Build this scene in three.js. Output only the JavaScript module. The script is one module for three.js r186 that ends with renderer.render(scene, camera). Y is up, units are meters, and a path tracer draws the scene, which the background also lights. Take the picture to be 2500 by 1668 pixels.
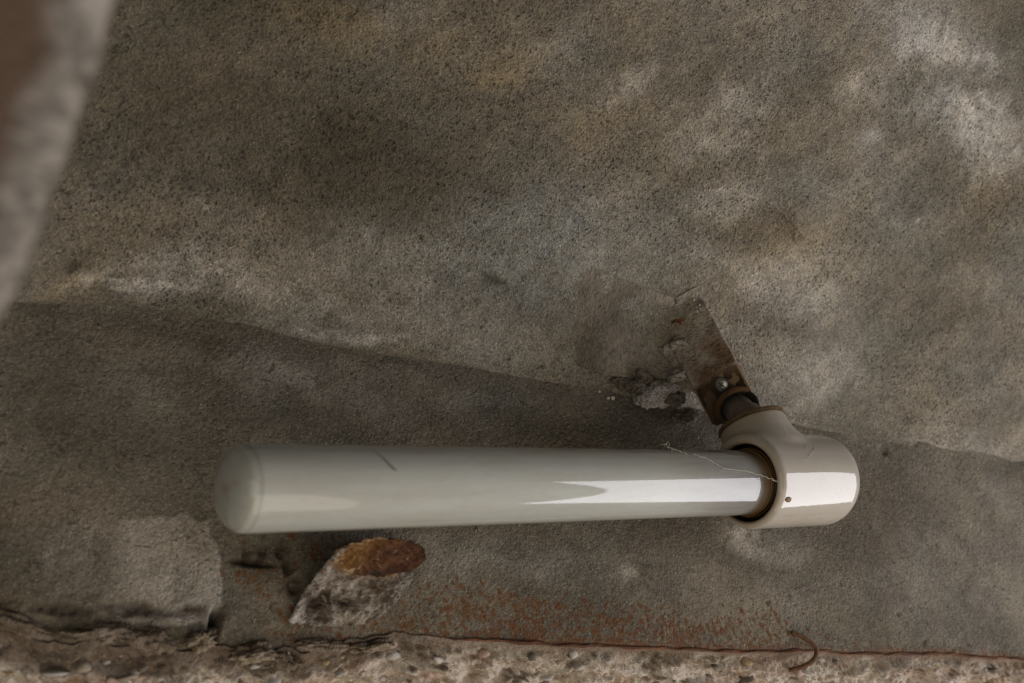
import * as THREE from 'three';
import { MarchingCubes } from 'three/addons/objects/MarchingCubes.js';
import { mergeGeometries, mergeVertices } from 'three/addons/utils/BufferGeometryUtils.js';
import { RectAreaLightUniformsLib } from 'three/addons/lights/RectAreaLightUniformsLib.js';

// ------------------------------------------------------------------ camera, light, exposure
const V = (x, y, z) => new THREE.Vector3(x, y, z);
const scene = new THREE.Scene();
scene.background = new THREE.Color(0x000000);
const camera = new THREE.PerspectiveCamera(31.82, 1024 / 683, 0.02, 30);
const CAM = V(0, 1.5, 0.97);
camera.position.copy(CAM);
camera.lookAt(CAM.clone().add(V(0.4449, 0.3535, -0.8229)));
camera.focus = 1.14; camera.userData.fStop = 4.8;
scene.add(camera);
const renderer = new THREE.WebGLRenderer({ antialias: true });
renderer.setSize(1024, 683);
renderer.toneMapping = THREE.LinearToneMapping;
renderer.toneMappingExposure = 1;
renderer.shadowMap.enabled = true;
RectAreaLightUniformsLib.init();

function lightPanel(name, at, facing, up, width, height, color, radiance) {
  const za = facing.clone().normalize().negate(), ya = up.clone().addScaledVector(za, -up.dot(za)).normalize(), xa = new THREE.Vector3().crossVectors(ya, za);
  const l = new THREE.RectAreaLight(color, radiance, width, height);
  l.name = name; l.position.copy(at);
  l.quaternion.setFromRotationMatrix(new THREE.Matrix4().makeBasis(xa, ya, za));
  scene.add(l);
  return l;
}
// the bright opening to the right of the lamp, then two added fill lights standing in for floor and room
lightPanel('window_light', V(2.412, 1.2747, 0.7948), V(-0.825, 0.2591, -0.5022), V(-0.056, 0.8468, 0.529), 0.766, 1.883, 0xfaf9ff, 5.7);
lightPanel('floor_fill', V(0.85, 0.15, 1.35), V(-0.05, 0.75, -0.6), V(0, 0, 1), 2.6, 1.8, 0xfff0dc, 1.45);
lightPanel('room_fill', V(-0.9, 1.1, 1.9), V(0.5, 0.25, -0.8), V(0, 1, 0), 1.6, 1.4, 0xfff6ea, 1.0);

// ------------------------------------------------------------------ noise
function hash(x, y, z = 0) {
  let h = Math.imul(x, 374761393) ^ Math.imul(y, 668265263) ^ Math.imul(z, 1274126177);
  h = Math.imul(h ^ (h >>> 13), 1274126177); h ^= h >>> 16;
  h = Math.imul(h, 0x85ebca6b); h ^= h >>> 13;
  return (h >>> 0) / 4294967296;
}
const fade = (t) => t * t * (3 - 2 * t);
function vn(x, y, seed = 0, period = 0) {           // value noise 0..1, tiling when a period is given
  let xi = Math.floor(x), yi = Math.floor(y); const u = fade(x - xi), v = fade(y - yi);
  let xj = xi + 1, yj = yi + 1;
  if (period) { xi = ((xi % period) + period) % period; xj = ((xj % period) + period) % period; yi = ((yi % period) + period) % period; yj = ((yj % period) + period) % period; }
  const a = hash(xi, yi, seed), b = hash(xj, yi, seed), c = hash(xi, yj, seed), d = hash(xj, yj, seed);
  return a + (b - a) * u + (c - a) * v + (a - b - c + d) * u * v;
}
function fbm(x, y, seed, oct = 4, gain = 0.5) {      // about -1..1
  let s = 0, a = 1, n = 0;
  for (let i = 0; i < oct; i++) { s += a * (vn(x, y, seed + i * 17) * 2 - 1); n += a; a *= gain; x = x * 2.03 + 3.1; y = y * 2.03 + 7.7; }
  return s / n;
}
function vn3(x, y, z, seed) {
  const xi = Math.floor(x), yi = Math.floor(y), zi = Math.floor(z), u = fade(x - xi), v = fade(y - yi), w = fade(z - zi);
  const L = (a, b, t) => a + (b - a) * t, H = (i, j, k) => hash(xi + i + seed * 131, yi + j, zi + k);
  return L(L(L(H(0, 0, 0), H(1, 0, 0), u), L(H(0, 1, 0), H(1, 1, 0), u), v), L(L(H(0, 0, 1), H(1, 0, 1), u), L(H(0, 1, 1), H(1, 1, 1), u), v), w);
}
function fbm3(x, y, z, seed, oct = 3) { let s = 0, a = 1, n = 0; for (let i = 0; i < oct; i++) { s += a * (vn3(x, y, z, seed + i) * 2 - 1); n += a; a *= 0.5; x *= 2.1; y *= 2.1; z *= 2.1; } return s / n; }
let rs = 12345;
const rnd = () => { rs = (Math.imul(rs, 1664525) + 1013904223) >>> 0; return rs / 4294967296; };
const sm = (a, b, x) => { const t = Math.min(1, Math.max(0, (x - a) / (b - a))); return t * t * (3 - 2 * t); };
const mix = (a, b, t) => a + (b - a) * t;
const mix3 = (a, b, t) => [mix(a[0], b[0], t), mix(a[1], b[1], t), mix(a[2], b[2], t)];
const toSRGB = (c) => Math.max(0, Math.min(255, Math.round(255 * (c <= 0.0031308 ? 12.92 * c : 1.055 * Math.pow(c, 1 / 2.4) - 0.055))));

// ------------------------------------------------------------------ building helpers
function set(o, data) { Object.assign(o.userData, data); return o; }
function mesh(name, geo, mat, parent = scene) {
  const m = new THREE.Mesh(geo, mat); m.name = name; m.castShadow = m.receiveShadow = true; parent.add(m); return m;
}
function local(geo, parent) { const p = parent.position; geo.translate(-p.x, -p.y, -p.z); return geo; }   // world shapes, moved to their thing's base
function grid(nu, nv, fn) {                          // fn(i/nu, j/nv) -> { p, c, uv }
  const n = (nu + 1) * (nv + 1), P = new Float32Array(n * 3), C = new Float32Array(n * 3), U = new Float32Array(n * 2), I = new Uint32Array(nu * nv * 6);
  let k = 0;
  for (let j = 0; j <= nv; j++) for (let i = 0; i <= nu; i++, k++) {
    const r = fn(i / nu, j / nv);
    P.set(r.p, k * 3); C.set(r.c, k * 3); U.set(r.uv, k * 2);
  }
  k = 0;
  for (let j = 0; j < nv; j++) for (let i = 0; i < nu; i++) {
    const a = j * (nu + 1) + i, b = a + 1, c = a + nu + 1, d = c + 1;
    I.set([a, b, d, a, d, c], k); k += 6;
  }
  const g = new THREE.BufferGeometry();
  g.setAttribute('position', new THREE.BufferAttribute(P, 3)); g.setAttribute('color', new THREE.BufferAttribute(C, 3));
  g.setAttribute('uv', new THREE.BufferAttribute(U, 2)); g.setIndex(new THREE.BufferAttribute(I, 1));
  g.computeVertexNormals();
  return g;
}
function tint(geo, fn) {                             // vertex colours from positions
  const p = geo.attributes.position, c = new Float32Array(p.count * 3);
  for (let i = 0; i < p.count; i++) c.set(fn(p.getX(i), p.getY(i), p.getZ(i), i), i * 3);
  geo.setAttribute('color', new THREE.BufferAttribute(c, 3));
  return geo;
}
function tube(points, radius, segs = 40, sides = 6) {
  return new THREE.TubeGeometry(new THREE.CatmullRomCurve3(points.map((p) => V(...p))), segs, radius, sides, false);
}
function stoneShape(seed, detail = 2) {              // a chipped pebble about 1 unit across
  let g = new THREE.IcosahedronGeometry(0.5, detail); g.deleteAttribute('uv'); g.deleteAttribute('normal'); g = mergeVertices(g, 1e-4);
  const p = g.attributes.position;
  for (let i = 0; i < p.count; i++) {
    const x = p.getX(i), y = p.getY(i), z = p.getZ(i);
    let f = 1 + 0.35 * fbm3(x * 2.2 + seed, y * 2.2, z * 2.2, seed, 2);
    for (let k = 0; k < 8; k++) {                     // flat broken sides
      const a = hash(seed, k, 1) * 6.283, b = hash(seed, k, 2) * 2 - 1, s = Math.sqrt(1 - b * b);
      const d = (x * Math.cos(a) * s + y * b + z * Math.sin(a) * s) * f, lim = 0.16 + 0.16 * hash(seed, k, 3);
      if (d > lim) f *= lim / d;
    }
    p.setXYZ(i, x * f, y * f, z * f);
  }
  g.computeVertexNormals();
  return g;
}

// ------------------------------------------------------------------ procedural surfaces
const TILE = 0.9, TN = 2048;
function grainTile() {                               // colour factor and relief of sandy, pitted concrete; tiles every 0.9 m
  const N = TN, h = new Float32Array(N * N), c = new Float32Array(N * N);
  for (let y = 0; y < N; y++) for (let x = 0; x < N; x++) {
    const u = x / N, v = y / N, k = y * N + x;
    const a = vn(u * 900, v * 900, 1, 900), b = vn(u * 400, v * 400, 2, 400), d = vn(u * 190, v * 190, 3, 190), e = vn(u * 60, v * 60, 4, 60), w = hash(x, y, 77);
    const g = 0.52 * a + 0.36 * b + 0.09 * d + 0.03 * e;
    h[k] = 0.5 + 0.75 * (g - 0.5);
    c[k] = 0.5 + 0.2 * (b - 0.5) + 0.4 * (a - 0.5) + 0.1 * (d - 0.5) + 0.08 * (e - 0.5) + 0.2 * (w - 0.5);
  }
  const disc = (cx, cy, r, fh, fc) => {
    const R = Math.ceil(r * 1.6), ph = rnd() * 6.28, el = 0.25 + 0.2 * rnd();
    for (let j = -R; j <= R; j++) for (let i = -R; i <= R; i++) {
      const ang = Math.atan2(j, i), rr = r * (1 + el * Math.cos(2 * (ang - ph)) + 0.16 * Math.cos(3 * ang + ph * 5)), d = Math.hypot(i, j) / rr;
      if (d > 1.35) continue;
      const t = 1 - sm(0.55, 1.35, d), k = ((cy + j + N) % N) * N + ((cx + i + N) % N);
      h[k] += fh * t; c[k] *= 1 + (fc - 1) * t;
    }
  };
  for (let i = 0; i < 34000; i++) {                  // pits, in drifts
    const x = Math.floor(rnd() * N), y = Math.floor(rnd() * N), m = vn(x / N * 9, y / N * 9, 8, 9);
    if (rnd() > m * m * 1.8) continue;
    const r = 1.1 + 2.2 * Math.pow(rnd(), 3);
    disc(x, y, r, -0.55, 0.38 + 0.35 * rnd());
  }
  for (let i = 0; i < 30000; i++) disc(Math.floor(rnd() * N), Math.floor(rnd() * N), 1.0 + 1.3 * Math.pow(rnd(), 3), 0.35, 1.5 + 1.0 * rnd());
  const ca = new Uint8Array(N * N * 4), ha = new Uint8Array(N * N * 4);
  for (let k = 0; k < N * N; k++) {
    const t = hash(k % N >> 2, Math.floor(k / N) >> 2, 5) - 0.5, f = Math.max(0.08, Math.min(1, c[k]));
    ca[k * 4] = toSRGB(Math.min(1, f * (1 + 0.08 * t))); ca[k * 4 + 1] = toSRGB(f); ca[k * 4 + 2] = toSRGB(Math.min(1, f * (1 - 0.1 * t))); ca[k * 4 + 3] = 255;
    const b = Math.max(0, Math.min(255, Math.round(h[k] * 255))); ha[k * 4] = ha[k * 4 + 1] = ha[k * 4 + 2] = b; ha[k * 4 + 3] = 255;
  }
  const tex = (d, srgb) => { const t = new THREE.DataTexture(d, N, N); t.wrapS = t.wrapT = THREE.RepeatWrapping; t.magFilter = t.minFilter = THREE.LinearFilter; if (srgb) t.colorSpace = THREE.SRGBColorSpace; t.needsUpdate = true; return t; };
  return { color: tex(ca, true), height: tex(ha, false) };
}
const grain = grainTile();
const concrete = new THREE.MeshStandardMaterial({ vertexColors: true, map: grain.color, bumpMap: grain.height, bumpScale: 0.0021, roughness: 0.93 });
const crumbly = new THREE.MeshStandardMaterial({ vertexColors: true, roughness: 0.95, bumpMap: grain.height, bumpScale: 0.0025 });
const stone = new THREE.MeshStandardMaterial({ vertexColors: true, roughness: 0.9 });
const rusty = new THREE.MeshStandardMaterial({ vertexColors: true, roughness: 0.96 });

// base colours (linear) of the concrete and what has grown or run over it; some D and L spots paint shade and light
const BASE = [0.22, 0.192, 0.146], STAIN_SHADE = { L: [0.43, 0.395, 0.335], D: [0.062, 0.05, 0.032], O: [0.26, 0.19, 0.1], G: [0.25, 0.248, 0.222] };
function stained(base, list, x, y, seed) {  // lays stains and painted shade over the base colour
  let c = base;
  const wx = 0.022 * fbm(x * 22, y * 22, seed + 60, 3), wy = 0.022 * fbm(x * 22, y * 22, seed + 61, 3), br = fbm(x * 75, y * 75, seed + 62, 5);
  for (const [k, cx, cy, rx, ry, s] of list) {
    const dx = (x + wx - cx - (seed ? 0.2 : 0.7) * (y - cy)) / (rx * 1.4), dy = (y + wy - cy) / (ry * 1.5), q = dx * dx + dy * dy;
    if (q > 1.6) continue;
    const w = Math.min(1, s * (k === 'O' ? 0.75 : 1.25)) * Math.max(0, Math.min(1, Math.exp(-q * 2.2) - 0.03 + (k === 'L' ? 0.85 : 0.45) * br * Math.exp(-q * 1.6)));
    c = mix3(c, STAIN_SHADE[k], w);
  }
  return c;
}

// ------------------------------------------------------------------ the setting: sloping ceiling, wall strip, broken underside
const TH = 34 * Math.PI / 180, UPS = [Math.cos(TH), Math.sin(TH)];
function creaseY(x) {
  return 1.8805 + 0.004 * fbm(x * 9, 0.5, 5, 3) - 0.016 * sm(0.14, 0.03, x) + 0.007 * Math.exp(-(((x - 0.2) / 0.05) ** 2)) - 0.02 * sm(1.0, 1.25, x);
}
const CEILING_STAINS_SHADE = [['L',0.928,0.446,0.088,0.029,0.80],['L',0.845,0.436,0.050,0.020,0.50],['L',0.993,0.392,0.074,0.026,0.75],['L',1.061,0.365,0.045,0.036,0.70],['L',0.569,0.311,0.027,0.023,0.40],['L',0.688,0.312,0.040,0.020,0.45],['L',0.671,0.268,0.040,0.020,0.35],['L',0.852,0.318,0.014,0.017,0.50],['L',0.824,0.371,0.024,0.016,0.45],['L',0.744,0.162,0.064,0.026,0.35],['L',0.811,0.152,0.068,0.032,0.40],['L',0.697,0.212,0.046,0.021,0.30],['L',1.087,0.222,0.046,0.024,0.20],['L',0.900,0.069,0.079,0.029,0.30],['L',1.122,0.024,0.098,0.031,0.30],['L',0.165,0.018,0.060,0.012,0.75],['L',0.233,0.041,0.075,0.023,0.45],['L',0.344,0.011,0.045,0.006,0.60],['L',0.297,0.070,0.099,0.034,0.30],['L',0.434,0.030,0.134,0.029,0.30],
  ['G',0.542,0.138,0.094,0.049,0.40],['G',0.488,0.160,0.062,0.028,0.40],['G',0.498,0.094,0.092,0.037,0.35],['G',0.624,0.119,0.075,0.038,0.30],['G',0.367,0.084,0.066,0.031,0.30],['G',0.932,0.265,0.122,0.045,0.20],
  ['O',0.285,0.271,0.041,0.028,0.60],['O',0.263,0.283,0.029,0.014,0.40],['O',0.364,0.278,0.032,0.025,0.35],['O',0.427,0.272,0.019,0.022,0.60],['O',0.542,0.258,0.050,0.023,0.35],['O',0.789,0.209,0.060,0.026,0.40],['O',1.062,0.320,0.052,0.037,0.35],['O',0.096,0.014,0.020,0.014,0.45],['O',0.568,0.356,0.041,0.023,0.20],
  ['D',0.194,0.180,0.085,0.053,0.40],['D',0.317,0.181,0.103,0.029,0.45],['D',0.416,0.173,0.094,0.023,0.40],['D',0.133,0.135,0.040,0.052,0.40],['D',0.243,0.128,0.074,0.022,0.30],['D',0.633,0.315,0.039,0.024,0.30],['D',0.766,0.369,0.042,0.028,0.45],['D',0.813,0.426,0.032,0.020,0.35],['D',0.755,0.193,0.027,0.039,0.35],['D',0.833,0.112,0.087,0.018,0.40],['D',1.147,0.159,0.062,0.045,0.35],['D',1.174,0.087,0.057,0.042,0.35],['D',0.115,0.036,0.020,0.011,0.50],['D',0.633,0.345,0.043,0.019,0.25],['D',0.963,0.297,0.092,0.027,0.25],['D',0.468,0.088,0.020,0.005,0.60],['D',0.145,0.025,0.007,0.005,0.60],['D',0.106,0.032,0.005,0.005,0.70]];  // some D spots paint shade beside the bracket and by the right crease
const DENTS = [[0.468, 0.088, 0.014, 0.005, 0.004], [0.145, 0.025, 0.006, 0.004, 0.003], [0.106, 0.032, 0.005, 0.005, 0.004], [0.316, 0.196, 0.006, 0.003, 0.002]];
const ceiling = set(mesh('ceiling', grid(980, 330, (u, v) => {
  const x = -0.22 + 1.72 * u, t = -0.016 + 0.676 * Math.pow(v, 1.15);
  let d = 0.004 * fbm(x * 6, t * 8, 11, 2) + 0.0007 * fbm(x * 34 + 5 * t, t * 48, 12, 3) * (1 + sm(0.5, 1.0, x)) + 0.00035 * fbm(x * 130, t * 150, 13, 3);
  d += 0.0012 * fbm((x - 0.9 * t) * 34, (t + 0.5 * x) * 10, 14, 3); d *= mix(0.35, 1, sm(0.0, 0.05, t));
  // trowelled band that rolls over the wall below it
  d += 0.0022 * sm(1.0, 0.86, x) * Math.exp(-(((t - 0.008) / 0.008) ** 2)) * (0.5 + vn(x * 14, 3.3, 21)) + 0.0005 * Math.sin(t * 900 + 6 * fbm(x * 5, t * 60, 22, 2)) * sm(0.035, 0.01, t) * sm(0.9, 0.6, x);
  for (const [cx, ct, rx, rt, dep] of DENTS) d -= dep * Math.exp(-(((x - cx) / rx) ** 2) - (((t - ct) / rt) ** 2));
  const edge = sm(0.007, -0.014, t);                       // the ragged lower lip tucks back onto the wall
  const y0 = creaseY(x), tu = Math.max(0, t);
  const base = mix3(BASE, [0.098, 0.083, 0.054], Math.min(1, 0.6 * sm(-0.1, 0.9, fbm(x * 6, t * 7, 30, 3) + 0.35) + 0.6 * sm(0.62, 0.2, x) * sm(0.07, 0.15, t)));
  let c = stained(base, CEILING_STAINS_SHADE, x, t, 0);
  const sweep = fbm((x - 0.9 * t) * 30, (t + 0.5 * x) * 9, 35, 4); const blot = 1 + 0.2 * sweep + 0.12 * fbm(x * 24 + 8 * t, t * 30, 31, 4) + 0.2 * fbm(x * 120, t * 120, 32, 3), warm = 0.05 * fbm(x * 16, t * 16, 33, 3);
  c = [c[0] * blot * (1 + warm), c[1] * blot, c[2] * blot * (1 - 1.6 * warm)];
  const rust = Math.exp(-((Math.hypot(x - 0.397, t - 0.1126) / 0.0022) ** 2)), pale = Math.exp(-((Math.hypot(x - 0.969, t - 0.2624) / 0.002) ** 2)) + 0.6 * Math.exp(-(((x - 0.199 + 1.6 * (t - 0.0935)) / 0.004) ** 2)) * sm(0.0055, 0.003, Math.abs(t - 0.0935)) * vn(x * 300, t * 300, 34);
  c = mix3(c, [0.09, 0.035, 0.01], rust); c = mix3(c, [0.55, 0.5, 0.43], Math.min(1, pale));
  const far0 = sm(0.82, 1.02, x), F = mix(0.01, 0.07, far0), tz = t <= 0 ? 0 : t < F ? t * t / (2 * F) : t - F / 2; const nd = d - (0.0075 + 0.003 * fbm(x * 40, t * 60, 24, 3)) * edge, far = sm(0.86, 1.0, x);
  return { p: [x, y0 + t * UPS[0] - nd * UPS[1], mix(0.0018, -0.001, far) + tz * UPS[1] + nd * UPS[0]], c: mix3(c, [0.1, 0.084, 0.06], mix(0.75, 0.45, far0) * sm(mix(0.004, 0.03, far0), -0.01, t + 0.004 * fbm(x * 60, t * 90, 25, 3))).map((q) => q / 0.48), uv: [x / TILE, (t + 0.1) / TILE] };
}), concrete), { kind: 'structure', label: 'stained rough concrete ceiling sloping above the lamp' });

// wall strip below the crease
const WX0 = -0.2, WX1 = 1.6, WY0 = 1.6, WY1 = 1.9;
const WALL_STAINS_SHADE = [['D',0.140,1.764,0.068,0.032,0.35],['D',0.215,1.778,0.055,0.026,0.30],['D',0.090,1.796,0.039,0.038,0.40],['D',0.280,1.798,0.071,0.019,0.30],['D',0.162,1.869,0.118,0.011,0.35],['D',0.399,1.870,0.109,0.007,0.30],['D',0.636,1.836,0.120,0.020,0.40],['D',0.712,1.865,0.045,0.021,0.45],['D',0.942,1.741,0.078,0.033,0.25],['D',1.237,1.869,0.091,0.014,0.50],['D',0.837,1.727,0.066,0.023,0.30],['D',0.289,1.687,0.041,0.021,0.45],['D',0.329,1.650,0.042,0.018,0.20],
  ['L',0.296,1.849,0.069,0.018,0.30],['L',0.152,1.688,0.036,0.023,0.30],['L',0.536,1.701,0.096,0.016,0.20],['L',1.108,1.745,0.166,0.065,0.15],['L',0.794,1.757,0.029,0.014,0.70],['L',0.827,1.739,0.036,0.008,0.40],['L',0.489,1.859,0.077,0.013,0.15],['L',0.358,1.826,0.064,0.016,0.15],['L',0.652,1.702,0.015,0.004,0.40],
  ['O',0.504,1.659,0.031,0.010,0.30],['O',0.368,1.631,0.060,0.007,0.30],['O',0.113,1.629,0.022,0.006,0.40]];  // some D spots paint the tube's shadow and the shade below the crease
const edgeY = (x) => 1.6115 + 0.016 * sm(0.3, 0.42, x) + 0.018 * sm(0.5, 1.2, x) + 0.003 * fbm(x * 16, 1, 41, 3) + 0.012 * fbm(x * 12, 2, 42, 3) * sm(0.5, 0.3, x) + 0.006 * fbm(x * 60, 3, 43, 4) * sm(0.5, 0.35, x);
const PATCH = [[0.1563, 1.6971], [0.1902, 1.7093], [0.2391, 1.7109], [0.2513, 1.687], [0.2552, 1.6626], [0.2599, 1.6455], [0.2537, 1.6279], [0.2163, 1.6222], [0.176, 1.6263], [0.1577, 1.6582]];
function inside(poly, x, y) {                         // signed distance to a polygon, positive inside
  let d = 1e9, s = -1;
  for (let i = 0, j = poly.length - 1; i < poly.length; j = i++) {
    const [ax, ay] = poly[j], [bx, by] = poly[i], ex = bx - ax, ey = by - ay, wx = x - ax, wy = y - ay;
    const t = Math.max(0, Math.min(1, (wx * ex + wy * ey) / (ex * ex + ey * ey)));
    d = Math.min(d, Math.hypot(wx - ex * t, wy - ey * t));
    if ((ay > y) !== (by > y) && x < ax + (y - ay) * (bx - ax) / (by - ay)) s = -s;
  }
  return s * d;
}
const patchAt = (x, y) => {
  if (x < 0.1 || x > 0.3 || y > 1.74) return 0;
  const d = inside(PATCH, x, y) + 0.006 * fbm(x * 90, y * 90, 51, 3);
  return sm(-0.0015, 0.0015, d) * sm(0.15, 0.2, x + 0.02 * fbm(x * 30, y * 30, 52, 2));
};
const HOLES = [[0.336, 1.644, 0.0095, 0.0075, 0.016], [0.281, 1.6785, 0.016, 0.0028, 0.007], [0.276, 1.6835, 0.003, 0.006, 0.006], [0.2887, 1.6855, 0.0025, 0.006, 0.006], [0.3068, 1.6915, 0.005, 0.007, 0.008], [0.3135, 1.6785, 0.005, 0.006, 0.008], [0.3195, 1.6625, 0.006, 0.007, 0.006], [0.2545, 1.6315, 0.004, 0.007, 0.012], [0.254, 1.621, 0.0035, 0.012, 0.010], [0.192, 1.635, 0.02, 0.005, 0.006], [0.135, 1.6315, 0.018, 0.004, 0.005], [0.235, 1.636, 0.01, 0.005, 0.004], [0.8216, 1.684, 0.002, 0.002, 0.003], [1.0037, 1.6841, 0.003, 0.0025, 0.002], [1.0382, 1.6557, 0.003, 0.003, 0.002], [1.012, 1.871, 0.006, 0.005, 0.003]];
function wallDepth(x, y) {
  let d = 0.003 * fbm(x * 7, y * 9, 71, 2) + 0.0006 * fbm(x * 40, y * 46, 72, 3) + 0.0003 * fbm(x * 150, y * 150, 73, 3);
  d += 0.0022 * patchAt(x, y) * sm(0.2, 0.25, x) - 0.0015 * sm(0.25, 0.27, x) * sm(0.44, 0.40, x) * sm(1.70, 1.69, y);
  for (const [cx, cy, rx, ry, dep] of HOLES) { const q = ((x - cx) / rx) ** 2 + ((y - cy) / ry) ** 2; if (q < 6) d -= dep * Math.exp(-q * q * 0.5) * (0.7 + 0.6 * vn(x * 200, y * 200, 74)); }
  d += (0.006 * fbm(x * 38, y * 60, 75, 3) - 0.001) * sm(0.42, 0.25, x) * sm(1.655, 1.63, y);           // crumbling lower left
  d += 0.0035 * Math.exp(-((Math.hypot((x - 0.795) / 0.035, (y - 1.757) / 0.016)) ** 2)) * (0.6 + 0.8 * vn(x * 120, y * 120, 76));
  const crack = Math.abs((y - 1.735) + 0.75 * (x - 0.865) + 0.003 * fbm(x * 50, 4, 77, 2));
  d -= 0.0016 * sm(0.002, 0, crack) * sm(0.03, 0.02, Math.abs(x - 0.868));
  return d;
}
function rustAt(x, y) {                               // how thick the freckles of rust lie
  return 0.85 * sm(0.45, 0.53, x) * sm(0.92, 0.7, x) * sm(edgeY(x) + 0.05, edgeY(x) + 0.01, y + 0.02 * sm(0.7, 0.5, x) * 0)
    + 0.45 * sm(0.38, 0.42, x) * sm(0.62, 0.5, x) * sm(1.69, 1.64, y) + 0.8 * Math.exp(-(((x - 0.347) / 0.03) ** 2) - (((y - 1.693) / 0.01) ** 2))
    + 0.3 * sm(0.85, 0.95, x) * sm(edgeY(x) + 0.016, edgeY(x), y) + 0.5 * Math.exp(-(((x - 0.28) / 0.02) ** 2) - (((y - 1.665) / 0.012) ** 2)) + 0.3 * sm(0.28, 0.32, x) * sm(0.45, 0.4, x) * sm(1.645, 1.635, y);
}
const CRACKS = [[0.83, 1.76, 0.89, 1.71, 0.002], [0.72, 1.88, 0.755, 1.84, 0.0022], [0.69, 1.872, 0.73, 1.86, 0.0018], [0.52, 1.74, 0.6, 1.72, 0.0012], [0.255, 1.69, 0.262, 1.63, 0.0022], [1.02, 1.80, 1.1, 1.78, 0.0012]];
function wallMap() {
  const W = 2048, H = 512, a = new Uint8Array(W * H * 4), f = new Float32Array(W * H);
  const spots = [];
  for (let i = 0; i < 17000; i++) {
    const x = 0.2 + 1.15 * rnd(), y = 1.6 + 0.11 * rnd();
    if (rnd() > rustAt(x, y) * (0.35 + 0.9 * vn(x * 60, y * 60, 81))) continue;
    spots.push([x, y, 0.00095 + 0.0019 * Math.pow(rnd(), 3), rnd()]);
  }
  for (const [x, y, r, q] of spots) {
    const px = (x - WX0) / (WX1 - WX0) * W, py = (y - WY0) / (WY1 - WY0) * H, rx = r / (WX1 - WX0) * W * 1.0, ry = r / (WY1 - WY0) * H * 1.25;
    for (let j = -8; j <= 8; j++) for (let i = -6; i <= 6; i++) {
      const X = Math.round(px) + i, Y = Math.round(py) + j; if (X < 0 || Y < 0 || X >= W || Y >= H) continue;
      const dx = X - px, dy = Y - py, d = Math.hypot((dx + 0.5 * dy * (q - 0.3)) / rx, dy / ry);
      f[Y * W + X] = Math.max(f[Y * W + X], (0.6 + 0.4 * q) * (1 - sm(0.6, 1.4, d)));
    }
  }
  for (let Y = 0; Y < H; Y++) for (let X = 0; X < W; X++) {
    const x = WX0 + (X + 0.5) / W * (WX1 - WX0), y = WY0 + (Y + 0.5) / H * (WY1 - WY0), k = Y * W + X;
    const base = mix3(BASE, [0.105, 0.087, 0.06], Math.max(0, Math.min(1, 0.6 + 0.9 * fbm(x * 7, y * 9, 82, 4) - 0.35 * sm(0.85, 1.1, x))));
    let c = stained(base, WALL_STAINS_SHADE, x, y, 300);
    const pa = patchAt(x, y);
    c = mix3(c, [0.46, 0.41, 0.34], 0.68 * pa * (0.75 + 0.35 * fbm(x * 60, y * 60, 83, 3)));
    const eb = Math.max(0, (y - edgeY(x)));
    c = mix3(c, [0.11, 0.05, 0.022], 0.75 * sm(0.45, 0.55, x) * sm(0.0095, 0.0005, eb - 0.004 * fbm(x * 120, 3, 84, 3)) );
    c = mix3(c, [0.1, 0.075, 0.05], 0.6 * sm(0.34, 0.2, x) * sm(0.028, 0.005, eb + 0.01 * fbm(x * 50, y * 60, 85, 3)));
    const g = 1 + 0.32 * fbm(x * 30, y * 34, 86, 4) + 0.4 * (vn(x * 420, y * 420, 87) - 0.5) + 0.4 * (vn(x * 800, y * 800, 88) - 0.5) + 0.4 * (hash(X, Y, 89) - 0.5), warm = 0.05 * fbm(x * 20, y * 20, 90, 3);
    c = [c[0] * g * (1 + warm), c[1] * g, c[2] * g * (1 - 1.5 * warm)];
    const pit = vn(x * 300, y * 300, 91); if (pit > 0.83) c = mix3(c, [0.06, 0.05, 0.035], 0.7 * sm(0.83, 0.93, pit));
    for (const [x0, y0, x1, y1, wd] of CRACKS) { const tt = Math.max(0, Math.min(1, ((x - x0) * (x1 - x0) + (y - y0) * (y1 - y0)) / ((x1 - x0) ** 2 + (y1 - y0) ** 2))), wob = 0.004 * fbm(tt * 9, x0 * 50, 94, 4), dd = Math.hypot(x - mix(x0, x1, tt) + wob, y - mix(y0, y1, tt) - wob); if (dd < wd) c = mix3(c, [0.045, 0.035, 0.024], 0.8 * (1 - dd / wd) * vn(tt * 14, x1 * 30, 95)); }
    const sp = hash(X, Y, 92); if (sp > 0.988) c = mix3(c, [0.6, 0.54, 0.43], 0.7);
    let dirt = 0; for (const [cx, cy, rx, ry] of HOLES.slice(0, 12)) dirt = Math.max(dirt, Math.exp(-0.8 * (((x - cx) / rx / 1.1) ** 2 + ((y - cy) / ry / 1.1) ** 2)));
    c = mix3(c, [0.05, 0.034, 0.02], Math.min(1, 0.75 * dirt * (0.7 + 0.7 * vn(x * 160, y * 160, 93))));  // hollows painted a darker brown
    c = mix3(c, [0.125, 0.047, 0.011], 0.96 * f[k]);
    a[k * 4] = toSRGB(c[0]); a[k * 4 + 1] = toSRGB(c[1]); a[k * 4 + 2] = toSRGB(c[2]); a[k * 4 + 3] = 255;
  }
  const t = new THREE.DataTexture(a, W, H); t.magFilter = t.minFilter = THREE.LinearFilter; t.colorSpace = THREE.SRGBColorSpace; t.needsUpdate = true;
  return t;
}
const wall = new THREE.Group(); wall.name = 'wall'; wall.position.set(0.7, 1.63, 0); scene.add(wall);
set(wall, { kind: 'structure', label: 'dark concrete wall strip behind the lamp with rust freckles and a broken lower edge' });
const wallTile = grain.height.clone(); wallTile.repeat.set((WX1 - WX0) / TILE, (WY1 - WY0) / TILE); wallTile.needsUpdate = true;
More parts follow.
